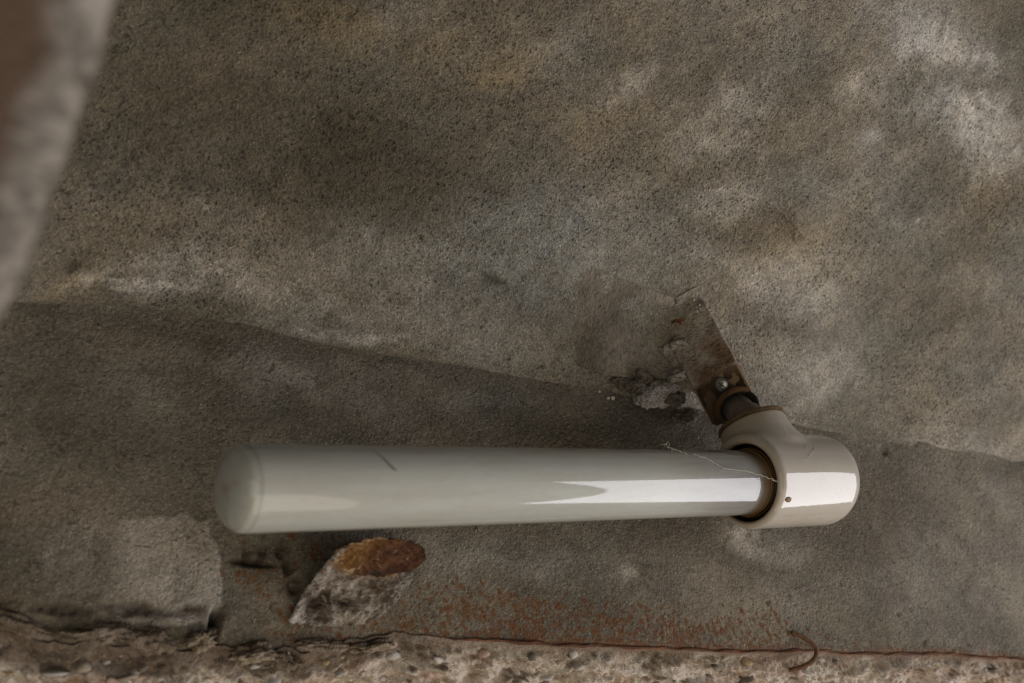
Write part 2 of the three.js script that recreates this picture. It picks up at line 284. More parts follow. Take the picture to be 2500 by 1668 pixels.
const wallMat = new THREE.MeshStandardMaterial({ map: wallMap(), bumpMap: wallTile, bumpScale: 0.0014, roughness: 0.93 });
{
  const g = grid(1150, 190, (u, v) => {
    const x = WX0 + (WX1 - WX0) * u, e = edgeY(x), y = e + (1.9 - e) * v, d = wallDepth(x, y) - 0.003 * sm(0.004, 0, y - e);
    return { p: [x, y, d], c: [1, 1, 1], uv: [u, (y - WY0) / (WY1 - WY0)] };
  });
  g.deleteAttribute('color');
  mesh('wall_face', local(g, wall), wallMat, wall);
}
// broken underside: rubble concrete where the wall's lower edge has come away
const rubbleDepth = (x, s) => 0.012 * fbm(x * 24, s * 44, 101, 3) + 0.008 * fbm(x * 60 + 60 * s, s * 170, 102, 4) + 0.003 * fbm(x * 240, s * 300, 104, 2) + 0.004 * sm(0.45, 0.2, x) * fbm(x * 50, s * 60, 103, 2);
const RUB = [0.66, 0.575, 0.475];
function rubblePoint(x, s, out = 0) {                 // s: metres down the broken face
  const e = edgeY(x), k = sm(0, 0.012, s), d = rubbleDepth(x, s) * k + out;
  return [x, e - s * 0.78 - d * 0.55, -0.002 - s * 0.5 + d * 0.83];
}
mesh('broken_edge', local(grid(1200, 110, (u, v) => {
  const x = -0.2 + 1.6 * u, s = 0.14 * v;
  const n = fbm(x * 70, s * 150, 111, 5), m = fbm(x * 26, s * 90, 112, 4), q = vn(x * 200 + 150 * s, s * 520, 113) * 0.75 + 0.25 * vn(x * 600, s * 800, 117);
  let c = mix3(RUB, [0.34, 0.25, 0.17], sm(0, 0.6, n)); c = mix3(c, [0.5, 0.33, 0.24], 0.6 * sm(0, 0.5, m)); c = mix3(c, [0.62, 0.58, 0.53], 0.85 * sm(0.66, 0.85, q));
  c = mix3(c, [0.13, 0.09, 0.06], 0.9 * sm(0.3, 0.6, fbm(x * 80, s * 150, 114, 3)));
  c = mix3(c, [0.17, 0.075, 0.03], (0.35 + 0.4 * sm(0.45, 0.6, x)) * sm(0.012, 0.002, s + 0.006 * fbm(x * 70, s * 80, 115, 2)));
  c = mix3(c, [0.2, 0.155, 0.105], 0.5 * sm(0.03, 0.01, s + 0.01 * fbm(x * 40, 2, 116, 3)));
  c = mix3(c, [0.13, 0.092, 0.058], 0.7 * sm(0.5, 0.4, x) * sm(0.032, 0.02, s + 0.012 * fbm(x * 40, s * 50, 118, 4)));
  return { p: rubblePoint(x, s), c, uv: [x / TILE * 2, s / TILE * 2] };
}), wall), crumbly, wall);
// stones that stand out of the rubble
{
  const shapes = [1, 2, 3, 4, 5, 6].map((s) => stoneShape(s));
  const tones = [[0.5, 0.46, 0.42], [0.34, 0.28, 0.22], [0.42, 0.3, 0.24], [0.16, 0.13, 0.1], [0.47, 0.44, 0.39], [0.38, 0.28, 0.16]];
  const made = shapes.flatMap((g, i) => tones.map((t, j) => tint(g.clone(), (x, y, z) => { const f = 1 + 0.3 * fbm3(x * 7, y * 7, z * 7, i * 9 + j, 2); return t.map((q) => q * f); })));
  const place = (x, s, sx, sy, tone, turn, out = 0.001) => {
    const m = mesh('stone', made[Math.floor(rnd() * 6) * 6 + tone], stone, wall), p = rubblePoint(x, s, out - 0.0025);
    m.position.set(p[0] - 0.7, p[1] - 1.63, p[2]); m.rotation.set(rnd() * 0.8, rnd() * 0.8, turn); m.scale.set(sx, sy, (sx + sy) / 2);
  };
  place(0.14, 0.026, 0.036, 0.009, 4, 0.05, 0.004); place(0.128, 0.04, 0.012, 0.011, 4, 0.3, 0.003); place(0.184, 0.027, 0.018, 0.011, 2, -0.3); place(0.205, 0.028, 0.017, 0.012, 2, 0.2); place(0.19, 0.04, 0.022, 0.008, 0, 0.5);
  place(0.283, 0.008, 0.022, 0.011, 1, 0.1, 0.003); place(0.318, 0.006, 0.009, 0.009, 2, 0); place(0.352, 0.014, 0.011, 0.009, 5, 0.2, 0.003); place(0.37, 0.03, 0.018, 0.007, 4, 0.3); place(0.305, 0.012, 0.03, 0.012, 3, 0.4, 0.001);
  place(0.6, 0.02, 0.02, 0.011, 4, 0.15, 0.003); place(0.55, 0.014, 0.012, 0.008, 3, 0); place(0.76, 0.018, 0.025, 0.009, 3, -0.2); place(0.96, 0.016, 0.022, 0.011, 5, 0.2); place(1.15, 0.016, 0.03, 0.009, 3, 0.1); place(0.575, 0.036, 0.024, 0.009, 0, 0.35);
  for (let i = 0; i < 230; i++) {
    const x = 0.03 + 1.2 * Math.pow(rnd(), 1.2), s = 0.006 + 0.075 * rnd(), r = 0.005 + 0.011 * Math.pow(rnd(), 2.5);
    place(x, s, r * (1.1 + 0.9 * rnd()), r * (0.6 + 0.4 * rnd()), [0, 1, 1, 2, 3, 4, 5, 0][Math.floor(rnd() * 8)], 0.5 * (rnd() - 0.3));
  }
}
function lump(name, pos, size, rot, seed, color, mat, parent, detail = 24, rough = 0.5) {
  let g = new THREE.IcosahedronGeometry(1, detail); g.deleteAttribute('normal'); g.deleteAttribute('uv'); g = mergeVertices(g, 1e-5);
  const p = g.attributes.position;
  for (let i = 0; i < p.count; i++) { const x = p.getX(i), y = p.getY(i), z = p.getZ(i), f = 1 + rough * fbm3(x * 1.7, y * 1.7, z * 1.7, seed, 4) + 0.12 * fbm3(x * 9, y * 9, z * 9, seed + 5, 2); p.setXYZ(i, x * f, y * f, z * f); }
  const uv = new Float32Array(p.count * 2); for (let i = 0; i < p.count; i++) { uv[i * 2] = (p.getX(i) * size[0] + p.getZ(i) * size[2] * 0.6) / TILE; uv[i * 2 + 1] = (p.getY(i) * size[1] + p.getZ(i) * size[2] * 0.6) / TILE; }
  g.setAttribute('uv', new THREE.BufferAttribute(uv, 2));
  tint(g, (x, y, z) => color(x, y, z));
  g.scale(...size); g.computeVertexNormals();
  g.applyMatrix4(new THREE.Matrix4().makeRotationFromEuler(new THREE.Euler(...rot)));
  g.translate(...pos);
  return mesh(name, local(g, parent), mat, parent);
}
for (const [x, y, z, a, b, c, k] of [[0.105, 1.624, 0.0, 0.03, 0.008, 0.012, 0], [0.165, 1.619, 0.001, 0.024, 0.009, 0.013, 1], [0.208, 1.617, 0.001, 0.02, 0.011, 0.014, 0], [0.244, 1.618, 0, 0.012, 0.01, 0.012, 2], [0.287, 1.611, 0.002, 0.016, 0.008, 0.012, 2], [0.31, 1.606, 0.0, 0.016, 0.007, 0.01, 0], [0.345, 1.62, 0, 0.022, 0.006, 0.01, 1], [0.39, 1.621, 0, 0.018, 0.006, 0.009, 2]])
  lump('mortar_lump', [x, y - 0.004, z - 0.005], [a, b * 0.85, c], [0.2, 0, 0.2 * (k - 1)], 40 + Math.round(x * 100), (px, py, pz) => mix3([[0.2, 0.155, 0.11], [0.25, 0.2, 0.15], [0.32, 0.255, 0.18]][k], [0.075, 0.05, 0.03], sm(-0.2, 0.6, fbm3(px * 3, py * 3, pz * 3, 7 + k, 3) + 0.5 * py)), crumbly, wall, 14, 0.9);
// rusted steel edge bead along the foot of the wall
{
  const rows = 10;
  const g = grid(900, rows, (u, v) => {
    const x = 0.44 + 0.98 * u, a = v * Math.PI * 1.25 - 0.5, lost = sm(0.44, 0.5, x), r = (0.001 + 0.0014 * fbm(x * 60, v * 3, 121, 3)) * (0.25 + 0.75 * lost);
    const y = edgeY(x) + 0.0002 + 0.0016 * fbm(x * 60, 5, 122, 4), f = 1 + 0.5 * fbm(x * 160, v * 9, 123, 3);
    const c = mix3([0.105, 0.042, 0.02], [0.25, 0.09, 0.025], sm(0.1, 0.6, fbm(x * 45, v * 4, 124, 3)));
    return { p: [x, y + r * Math.cos(a) * 1.1, -0.0005 + r * Math.sin(a) * 1.6], c: c.map((q) => q * f), uv: [x * 4, v] };
  });
  set(mesh('steel_bead', local(g, wall), rusty, wall), { label: 'rusted steel bead along the broken lower edge' });
}
// mortar lump and crumbs beside the bracket
set(lump('mortar_lump', [0.6838, 1.8837, 0.0146], [0.029, 0.015, 0.013], [0.2, 0, 0.12], 5, (x, y, z) => mix3([0.42, 0.385, 0.36], [0.16, 0.135, 0.105], sm(-0.1, 0.7, y + 0.6 * fbm3(x * 3, y * 3, z * 3, 4, 2) - 0.5 * x)).map((q) => q / 0.48), concrete, wall), { label: 'pale mortar lump left of the bracket' });
for (const [x, y, z, a, b, c, k] of [[0.7010, 1.8784, 0.0229, 0.011, 0.007, 0.008, 1], [0.7221, 1.8662, 0.0108, 0.014, 0.008, 0.008, 1], [0.7000, 1.8993, 0.0313, 0.009, 0.006, 0.006, 0], [0.6690, 1.8983, 0.0177, 0.011, 0.007, 0.006, 1], [0.6484, 1.8908, 0.0083, 0.012, 0.007, 0.006, 1], [0.7003, 1.9330, 0.0374, 0.012, 0.007, 0.006, 0], [0.6909, 1.9298, 0.0274, 0.009, 0.006, 0.005, 0], [0.7303, 1.9413, 0.0573, 0.007, 0.009, 0.005, 0]])
  lump('mortar_lump', [x, y, z], [a, b, c], [0, 0, 0.5 * hash(Math.round(x * 1e4), 1) - 0.2], 60 + Math.round(x * 300), (px, py, pz) => mix3([[0.4, 0.36, 0.3], [0.17, 0.14, 0.105]][k], [0.06, 0.045, 0.03], sm(0, 0.7, fbm3(px * 3, py * 3, pz * 3, 9, 3))), crumbly, wall, 10, 1.0);
{
  const shapes = [11, 12, 13].map((s) => tint(stoneShape(s, 1), () => [0.62, 0.55, 0.44]));
  const spots = [[0.637, 1.8745, 0.006, 0.0065], [0.632, 1.8735, 0.004, 0.005], [0.641, 1.898, 0.012, 0.004], [0.6425, 1.902, 0.012, 0.0035], [0.6395, 1.905, 0.014, 0.003], [0.656, 1.903, 0.013, 0.003], [0.668, 1.907, 0.014, 0.003], [0.664, 1.9, 0.011, 0.0025], [0.621, 1.878, 0.006, 0.004]];
  for (const [x, y, z, r] of spots) { const m = mesh('mortar_crumb', shapes[Math.floor(rnd() * 3)], stone, wall); m.position.set(x - 0.7, y - 1.63, z); m.scale.set(r * 1.3, r, r); m.rotation.set(rnd() * 3, rnd() * 3, 0); }
}

// ------------------------------------------------------------------ the lamp
const A = V(0.2011, 1.69, 0.193), B = V(0.7185, 1.7749, 0.1033), AX = B.clone().sub(A).normalize();
const UPV = V(0, 1, 0).addScaledVector(AX, -AX.y).normalize(), BACK = new THREE.Vector3().crossVectors(UPV, AX).negate();
if (BACK.z > 0) BACK.negate();
const onAxis = (s, r = 0, a = 0) => B.clone().addScaledVector(AX, s).addScaledVector(UPV, r * Math.cos(a)).addScaledVector(BACK, -r * Math.sin(a));   // a = 0 up, 90 degrees towards the viewer
const toAxis = new THREE.Matrix4().makeBasis(new THREE.Vector3().crossVectors(AX, UPV), AX, UPV);   // local y runs along the tube
const lamp = new THREE.Group(); lamp.name = 'wall_lamp'; lamp.position.set(0.752, 1.93, 0.045); scene.add(lamp);
set(lamp, { label: 'white opal glass tube lamp in a glazed porcelain holder on a rusty wall bracket', category: 'lamp' });

// glass tube: rounded closed end on the left, running into the holder on the right
{
  const L = B.distanceTo(A) + 0.03, R = 0.0303, prof = [];
  const H = 0.017;
  for (let i = 0; i <= 40; i++) { const q = i / 40 * Math.PI / 2; prof.push(new THREE.Vector2(Math.max(1e-5, R * Math.pow(Math.sin(q), 0.86)), H * (1 - Math.pow(Math.cos(q), 0.86)))); }
  const y0 = prof[prof.length - 1].y;
  for (let i = 1; i <= 420; i++) prof.push(new THREE.Vector2(R, y0 + (L - y0) * i / 420));
  let g = new THREE.LatheGeometry(prof, 256);
  tint(g, (x, y, z) => {
    const s = y - L + 0.03, a = Math.atan2(x, z);   // s = 0 at the holder's rim
    let c = [0.52, 0.535, 0.49];
    const dust = fbm(a * 3, y * 14, 131, 4), dirt = sm(-0.15, 0.0, s);
    c = mix3(c, [0.42, 0.39, 0.325], Math.max(0, 0.25 + 0.45 * dust + 0.35 * sm(1.2, 0.2, Math.abs(a)) * (0.6 + dust)));
    c = mix3(c, [0.15, 0.128, 0.125], 0.85 * dirt * (0.85 + 0.3 * dust)); c = mix3(c, [0.17, 0.1, 0.04], 0.8 * sm(-0.016, -0.001, s));  // darker and browner towards the holder
    const end = sm(0.014, 0.0132, y);  // closed end brightened in the colour; its glass depth is painted as rings
    c = mix3(c, [0.6, 0.615, 0.56], 0.85 * end); c = mix3(c, [0.43, 0.44, 0.39], 0.6 * sm(0.0092, 0.0082, y)); c = mix3(c, [0.2, 0.2, 0.17], 0.8 * Math.exp(-(((y - 0.0088) / 0.0008) ** 2)) * sm(0.4, -0.3, Math.sin(a))); c = mix3(c, [0.33, 0.33, 0.3], 0.6 * Math.exp(-(((y - 0.0138) / 0.0012) ** 2)) * sm(-0.4, 0.4, Math.sin(a))); c = mix3(c, [0.4, 0.28, 0.23], 0.6 * end * sm(0.05, 0.4, fbm(x * 160, z * 160, 133, 3)) * sm(0.014, 0.004, Math.hypot(x - 0.009, z)));
    const sx = (a - 1.39) / -1.03, mark = Math.abs(s + 0.411 + 0.0165 * Math.pow(Math.max(0, sx), 0.6)); if (sx > 0 && sx < 1) c = mix3(c, [0.17, 0.16, 0.15], sm(0.0022, 0.0006, mark) * sm(1, 0, sx) * sm(0, 0.03, sx));
    const f = 1 + 0.05 * fbm(a * 20, y * 160, 132, 2);
    return c.map((q) => q * f);
  });
  g.applyMatrix4(toAxis); g.translate(A.x, A.y, A.z);
  const glass = new THREE.MeshPhysicalMaterial({ vertexColors: true, roughness: 0.42, clearcoat: 1, clearcoatRoughness: 0.025, ior: 1.5, specularIntensity: 0.35 });
  set(mesh('glass_tube', local(g, lamp), glass, lamp), { label: 'long opal glass tube with a rounded closed end' });
}
// dark seal and thin brass ring where the tube enters
const dark = new THREE.MeshStandardMaterial({ color: new THREE.Color().setRGB(0.018, 0.012, 0.007), roughness: 0.7 });
const brassy = new THREE.MeshStandardMaterial({ color: new THREE.Color().setRGB(0.2, 0.105, 0.022), roughness: 0.45, metalness: 0.3 });
{
  const g = new THREE.LatheGeometry([[0.0303, -0.002], [0.0322, -0.001], [0.037, 0.006], [0.037, 0.016], [0.03, 0.016]].map((p) => new THREE.Vector2(...p)), 96);
  g.applyMatrix4(toAxis); g.translate(...onAxis(0.007).toArray()); mesh('rubber_seal', local(g, lamp), dark, lamp);
  const r = new THREE.TorusGeometry(0.0309, 0.0008, 10, 128); r.rotateX(Math.PI / 2); r.applyMatrix4(toAxis); r.translate(...onAxis(0.0005).toArray()); mesh('brass_ring', local(r, lamp), brassy, lamp);
  const r2 = new THREE.TorusGeometry(0.0322, 0.0006, 8, 128); r2.rotateX(Math.PI / 2); r2.applyMatrix4(toAxis); r2.translate(...onAxis(0.005).toArray()); mesh('brass_ring', local(r2, lamp), brassy, lamp);
}
// porcelain holder: a rounded barrel with a flared boss at the back, meshed from one distance field
const BOSS = UPV.clone().addScaledVector(BACK, 0.28).normalize(), BOSS0 = onAxis(0.046), BOSSH = 0.064;
{
  const smin = (a, b, k) => { const h = Math.max(0, Math.min(1, 0.5 + 0.5 * (b - a) / k)); return b + (a - b) * h - k * h * (1 - h); };
  const smax = (a, b, k) => -smin(-a, -b, k);
  const q = new THREE.Vector3();
  const field = (x, y, z) => {
    q.set(x - B.x, y - B.y, z - B.z);
    const s = q.dot(AX), ho = Math.sqrt(Math.max(0, q.lengthSq() - s * s)), up = q.dot(UPV) - 0.0016, r = Math.sqrt(Math.max(0, q.lengthSq() - s * s - (up + 0.0016) ** 2 + up * up)), R = 0.0452;
    const f0 = 0.0075, f1 = 0.021, mid = 0.0655, half = 0.067;
    const fr = s < mid ? f0 : f1, dx = r - (R - fr), dy = Math.abs(s - mid) - (half - fr);
    const body = Math.min(Math.max(dx, dy), 0) + Math.hypot(Math.max(dx, 0), Math.max(dy, 0)) - fr;
    q.set(x - BOSS0.x, y - BOSS0.y, z - BOSS0.z);
    const h = q.dot(BOSS), rb = Math.sqrt(Math.max(0, q.lengthSq() - h * h)), RB = 0.0335 + 0.0045 * sm(0.064, 0.03, h);
    const bx = rb - (RB - 0.004), by = Math.abs(h - (BOSSH + 0.026) / 2) - ((BOSSH - 0.026) / 2 - 0.004);
    const boss = Math.min(Math.max(bx, by), 0) + Math.hypot(Math.max(bx, 0), Math.max(by, 0)) - 0.004;
    const d = smin(body, boss, 0.012);
    return smax(d, -Math.max(ho - 0.0364, s - 0.03), 0.005);
  };
  const N = 128, half = 0.108, c = onAxis(0.055).addScaledVector(BOSS, 0.012);
  const mc = new MarchingCubes(N, new THREE.MeshBasicMaterial(), false, false, 400000);
  mc.isolation = 0;
  for (let k = 0; k < N; k++) for (let j = 0; j < N; j++) for (let i = 0; i < N; i++)
    mc.field[k * N * N + j * N + i] = -field(c.x + half * (i - N / 2) / (N / 2), c.y + half * (j - N / 2) / (N / 2), c.z + half * (k - N / 2) / (N / 2)) * 100;
  mc.update();
  const n = mc.count, P = new Float32Array(n * 3), e = 2e-4;
  for (let i = 0; i < n; i++) P.set([c.x + half * mc.positionArray[i * 3], c.y + half * mc.positionArray[i * 3 + 1], c.z + half * mc.positionArray[i * 3 + 2]], i * 3);
  let g = new THREE.BufferGeometry(); g.setAttribute('position', new THREE.BufferAttribute(P, 3)); g = mergeVertices(g, 1e-6);
  const p = g.attributes.position, nn = new Float32Array(p.count * 3);
  for (let i = 0; i < p.count; i++) {
    let x = p.getX(i), y = p.getY(i), z = p.getZ(i), gx, gy, gz, l;
    for (let it = 0; it < 4; it++) {
      gx = field(x + e, y, z) - field(x - e, y, z); gy = field(x, y + e, z) - field(x, y - e, z); gz = field(x, y, z + e) - field(x, y, z - e); l = Math.hypot(gx, gy, gz) || 1;
      if (it < 3) { const d = field(x, y, z); x -= d * gx / l; y -= d * gy / l; z -= d * gz / l; }
    }
    p.setXYZ(i, x, y, z);
    const w = 0.005, k1 = fbm3(x * 240, y * 240, z * 240, 51, 3), k2 = fbm3(x * 240, y * 240, z * 240, 61, 3), k3 = fbm3(x * 240, y * 240, z * 240, 71, 3);   // slightly uneven glaze
    nn.set([gx / l + w * k1, gy / l + w * k2, gz / l + w * k3], i * 3);
  }
  g.setAttribute('normal', new THREE.BufferAttribute(nn, 3));
  tint(g, (x, y, z) => {
    q.set(x - B.x, y - B.y, z - B.z); const s = q.dot(AX), r = Math.sqrt(Math.max(0, q.lengthSq() - s * s)), lo = -q.dot(UPV) / 0.044;
    let cc = [0.56, 0.525, 0.455];
    const n1 = fbm3(x * 60, y * 60, z * 60, 3, 4);
    cc = mix3(cc, [0.5, 0.42, 0.33], 0.3 + 0.3 * n1);
    cc = mix3(cc, [0.36, 0.22, 0.09], 0.85 * sm(0.0395, 0.036, r) * sm(0.02, 0.0, s));
    cc = mix3(cc, [0.4, 0.3, 0.19], 0.55 * sm(0.045, 0.0375, r) * sm(0.012, 0.0, s) * (0.6 + 0.8 * n1));
    cc = mix3(cc, [0.3, 0.22, 0.13], 0.5 * sm(0.7, 0.93, Math.abs(q.set(x - BOSS0.x, y - BOSS0.y, z - BOSS0.z).dot(BOSS)) / BOSSH) * (0.6 + n1));
    const cz = Math.abs(fbm3(x * 75 + 3, y * 75, z * 75, 12, 3)); cc = mix3(cc, [0.3, 0.22, 0.15], 0.4 * sm(0.012, 0.003, cz) * sm(0.1, 0.5, lo) * sm(0.03, 0.06, s));
    cc = mix3(cc, [0.5, 0.35, 0.2], 0.3 * sm(0.5, 0.9, lo) * sm(0.1, 0.6, fbm3(x * 25, y * 120, z * 120, 6, 3)));
    cc = mix3(cc, [0.05, 0.035, 0.02], 0.97 * sm(0.0372, 0.0366, r) * sm(-0.001, 0.005, s) * (s < 0.05 ? 1 : 0));
    return cc;
  });
  const glaze = new THREE.MeshPhysicalMaterial({ vertexColors: true, roughness: 0.5, clearcoat: 1, clearcoatRoughness: 0.04, ior: 1.5, specularIntensity: 0.3 });
  const holder = set(mesh('porcelain_holder', local(g, lamp), glaze, lamp), { label: 'glazed cream porcelain holder' });
  // a chip of brown in the glaze
  const at = onAxis(0.0105, 0.0445, 2.12), chip = new THREE.SphereGeometry(0.0046, 20, 12); chip.scale(1, 0.6, 0.25);
  const nrm = at.clone().sub(onAxis(0.008)).normalize(); chip.applyQuaternion(new THREE.Quaternion().setFromUnitVectors(V(0, 0, 1), nrm)); chip.translate(at.x, at.y, at.z);
  mesh('glaze_chip', local(chip, lamp), new THREE.MeshStandardMaterial({ color: new THREE.Color().setRGB(0.2, 0.11, 0.045), roughness: 0.6 }), holder);
}
// brown gasket on the boss, neck, collar, bracket plate, screw
const bossTop = BOSS0.clone().addScaledVector(BOSS, BOSSH);
const alongBoss = new THREE.Quaternion().setFromUnitVectors(V(0, 1, 0), BOSS);
{
  const g = new THREE.CylinderGeometry(0.0335, 0.0342, 0.0028, 80); g.applyQuaternion(alongBoss); g.translate(...bossTop.clone().addScaledVector(BOSS, 0.0012).toArray());
  tint(g, (x, y, z) => mix3([0.1, 0.06, 0.025], [0.2, 0.13, 0.06], vn3(x * 300, y * 300, z * 300, 2)));
  mesh('gasket', local(g, lamp), rusty, lamp);
}
const plateDown = V(0.045, -0.05, 0.03);
{
  // plate frame: pd runs down the plate, pn faces out, pw across
  const p0 = V(0.7145, 1.9456, 0.0432), p1 = V(0.7592, 1.8596, 0.0499);
  const pd = p1.clone().sub(p0).normalize(), len = p1.distanceTo(p0) - 0.002;
  let pn = CAM.clone().sub(p1).normalize().addScaledVector(V(0.88, 0, 0.47), -0.28); pn.addScaledVector(pd, -pn.dot(pd)).normalize();
  const pw = new THREE.Vector3().crossVectors(pd, pn).negate(), M = new THREE.Matrix4().makeBasis(pw, pd.clone().negate(), pn);
  if (M.determinant() < 0) M.makeBasis(pw.negate(), pd.clone().negate(), pn);
  const sh = new THREE.Shape(), w = 0.0255, r = 0.009;
  sh.moveTo(-w, 0); sh.lineTo(-w, -len + r); sh.quadraticCurveTo(-w, -len, -w + r, -len); sh.lineTo(w - r, -len); sh.quadraticCurveTo(w, -len, w, -len + r); sh.lineTo(w, 0.02); sh.lineTo(-w, 0.02); sh.closePath();
  let g = new THREE.ExtrudeGeometry(sh, { depth: 0.005, bevelEnabled: true, bevelSize: 0.0008, bevelThickness: 0.0008, bevelSegments: 2, curveSegments: 8 });
  // a finer front skin for the rust
  tint(g, (x, y, z) => { const n = fbm3(x * 90, y * 90, z * 90, 8, 3); return Math.abs(x) > w - 0.0005 ? mix3([0.2, 0.13, 0.07], [0.32, 0.23, 0.13], 0.5 + 0.5 * n) : mix3([0.085, 0.05, 0.026], [0.05, 0.03, 0.016], 0.5 + 0.5 * n); });  // side edges painted paler to look lit
  g.applyMatrix4(M); g.translate(p0.x, p0.y, p0.z);
  const bracket = set(mesh('bracket', local(g, lamp), rusty, lamp), { label: 'rust brown steel plate with its top set in mortar' });
  const onPlate = (x, y, z = 0) => V(x, y, z).applyMatrix4(M).add(p0);
  const skin = grid(60, 90, (u, v) => {
    const x = (u * 2 - 1) * (w - 0.0012), y = -len + 0.004 + (len - 0.01) * v, z = 0.0059 + 0.0009 * fbm(x * 160, y * 160, 141, 3), n = fbm(x * 130, y * 130, 142, 4);
    let c = mix3([0.105, 0.06, 0.03], [0.04, 0.026, 0.016], sm(-0.4, 0.5, n)); c = mix3(c, [0.17, 0.12, 0.075], 0.6 * sm(0.0, 0.5, fbm(x * 60, y * 60, 143, 3)) * sm(0, 0.02, x)); c = mix3(c, [0.3, 0.25, 0.2], 0.55 * sm(0.45, 0.62, v + 0.1 * n));
    return { p: onPlate(x, y, z).toArray(), c, uv: [u, v] };
  });
  mesh('rust_crust', local(skin, lamp), rusty, bracket);
  // screw
  const sc = onPlate(0.003, -len + 0.0345, 0.0063), Q = new THREE.Quaternion().setFromRotationMatrix(M);
  const headP = [[0.0001, 0.0032], [0.003, 0.0031], [0.0055, 0.0024], [0.0072, 0.0012], [0.0077, 0.0], [0.0001, 0]].map((p) => new THREE.Vector2(...p));
  const head = new THREE.LatheGeometry(headP, 48); head.rotateX(Math.PI / 2);
  const sg = [head];
  let screwGeo = mergeGeometries(sg); screwGeo.applyQuaternion(Q); screwGeo.translate(sc.x, sc.y, sc.z);
  const zinc = new THREE.MeshStandardMaterial({ color: new THREE.Color().setRGB(0.5, 0.5, 0.46), metalness: 0.85, roughness: 0.36 });
  const screw = mesh('screw', local(screwGeo, lamp), zinc, bracket);
  const s1 = new THREE.BoxGeometry(0.0066, 0.0012, 0.0012), s2 = new THREE.BoxGeometry(0.0012, 0.0066, 0.0012); const cross = mergeGeometries([s1, s2]);
  cross.rotateZ(0.5); cross.translate(0, 0, 0.0028); cross.applyQuaternion(Q); cross.translate(sc.x, sc.y, sc.z); mesh('screw_slot', local(cross, lamp), dark, screw);
  // neck from the plate's foot to the boss
  const n0 = onPlate(0.004, -len + 0.01, 0.004), dir = bossTop.clone().sub(n0), nl = dir.length(); dir.normalize();
  const nq = new THREE.Quaternion().setFromUnitVectors(V(0, 1, 0), dir);
  const neck = new THREE.LatheGeometry([[0.0165, -0.004], [0.0165, 0.004], [0.0155, 0.005], [0.0155, nl * 0.5], [0.0175, nl * 0.62], [0.0175, nl]].map((p) => new THREE.Vector2(...p)), 64);
  tint(neck, (x, y, z) => y < nl * 0.35 ? [0.03, 0.024, 0.018] : mix3([0.24, 0.2, 0.17], [0.16, 0.12, 0.09], vn3(x * 200, y * 200, z * 200, 4)));
  neck.applyQuaternion(nq); neck.translate(n0.x, n0.y, n0.z); mesh('neck', local(neck, lamp), rusty, lamp);
  const col = new THREE.TorusGeometry(0.0195, 0.0032, 12, 64); col.rotateX(Math.PI / 2); col.applyQuaternion(nq); col.translate(...n0.clone().addScaledVector(dir, 0.001).toArray());
  tint(col, (x, y, z) => mix3([0.16, 0.085, 0.02], [0.08, 0.045, 0.018], vn3(x * 200, y * 200, z * 200, 5)));
  mesh('collar', local(col, lamp), rusty, lamp);
  const stub = tube([onPlate(0.021, -len + 0.016, 0.004).toArray(), onPlate(0.026, -len + 0.006, 0.008).toArray(), bossTop.clone().addScaledVector(AX, 0.012).addScaledVector(BOSS, 0.004).toArray()], 0.0032, 20, 10);
  mesh('rubber_cord', local(stub, lamp), dark, lamp);
  // mortar that was smeared over the plate's top
  const surfaceZ = (x, y) => (y > creaseY(x) ? (y - creaseY(x)) * Math.tan(TH) + 0.003 : 0.001);
  set(mesh('mortar_patch', local(grid(190, 150, (u, v) => {
    const right = u > 0.985 ? (u - 0.985) / 0.015 : 0, x = mix(-0.1, w + 0.0015, Math.min(1, u / 0.985)), y = mix(-0.0575, 0.04, v), q = Math.max(0, (-w - x) / (0.1 - w)), n = fbm(x * 60, y * 60, 151, 4), top = sm(0.018, 0.034, y);
    const edgeN = y - 0.012 * (u - 0.5) + 0.006 * n, low = sm(-0.0545, -0.048, edgeN);
    const p = onPlate(Math.max(x, -w), y, 0.0048 + 0.0045 * low * (1 - 0.6 * top) - 0.0045 * sm(-w + 0.001, -w - 0.001, x + 0.002 * n) + 0.003 * n * low - 0.004 * (1 - low) - 0.006 * right);
    const sx = p.x - 0.13 * Math.pow(q, 0.85) - 0.01 * sm(0, 0.3, q), sy = p.y + 0.012 * q + 0.004 * n, S = V(sx, sy, surfaceZ(sx, sy) - 0.006 * sm(0.8, 1, q));
    p.lerp(S, Math.max(Math.pow(q, 0.55), sm(0.28, 0, v - 0.06 * n) * sm(0.02, 0.3, q))); const nq = fbm(p.x * 50, p.y * 50, 153, 4); p.z += 0.008 * nq * sm(0, 0.15, q) * (1 - q);
    if (top > 0) p.z = mix(p.z, surfaceZ(p.x, p.y) - 0.004, top);
    let c = mix3([0.36, 0.318, 0.255], [0.22, 0.19, 0.145], 0.5 + 0.6 * fbm(p.x * 40, p.y * 40, 152, 3)); c = mix3(c, [0.1, 0.08, 0.055], 0.7 * sm(0.004, 0.0, Math.abs(x + w + 0.004 + 0.008 * n)) * sm(-0.02, 0.0, y) * 0.6); c = mix3(c, [0.42, 0.37, 0.31], 0.8 * (sm(-0.044, -0.05, edgeN) * sm(0.3, 0.1, q) + 0.7 * sm(0.012, 0.02, y + 0.004 * n) * sm(0.6, 0.85, u)));
    c = mix3(c, [0.34, 0.3, 0.245], 0.7 * sm(0.35, -0.1, n) * sm(0.05, 0, q) * sm(-0.035, -0.01, y)); c = mix3(c, [0.15, 0.078, 0.036], 0.8 * sm(0.62, 0.82, u + 0.3 * n) * sm(0.0, -0.03, y + 0.02 * n) * (1 - right)); c = mix3(c, [0.36, 0.31, 0.25], 0.7 * right);
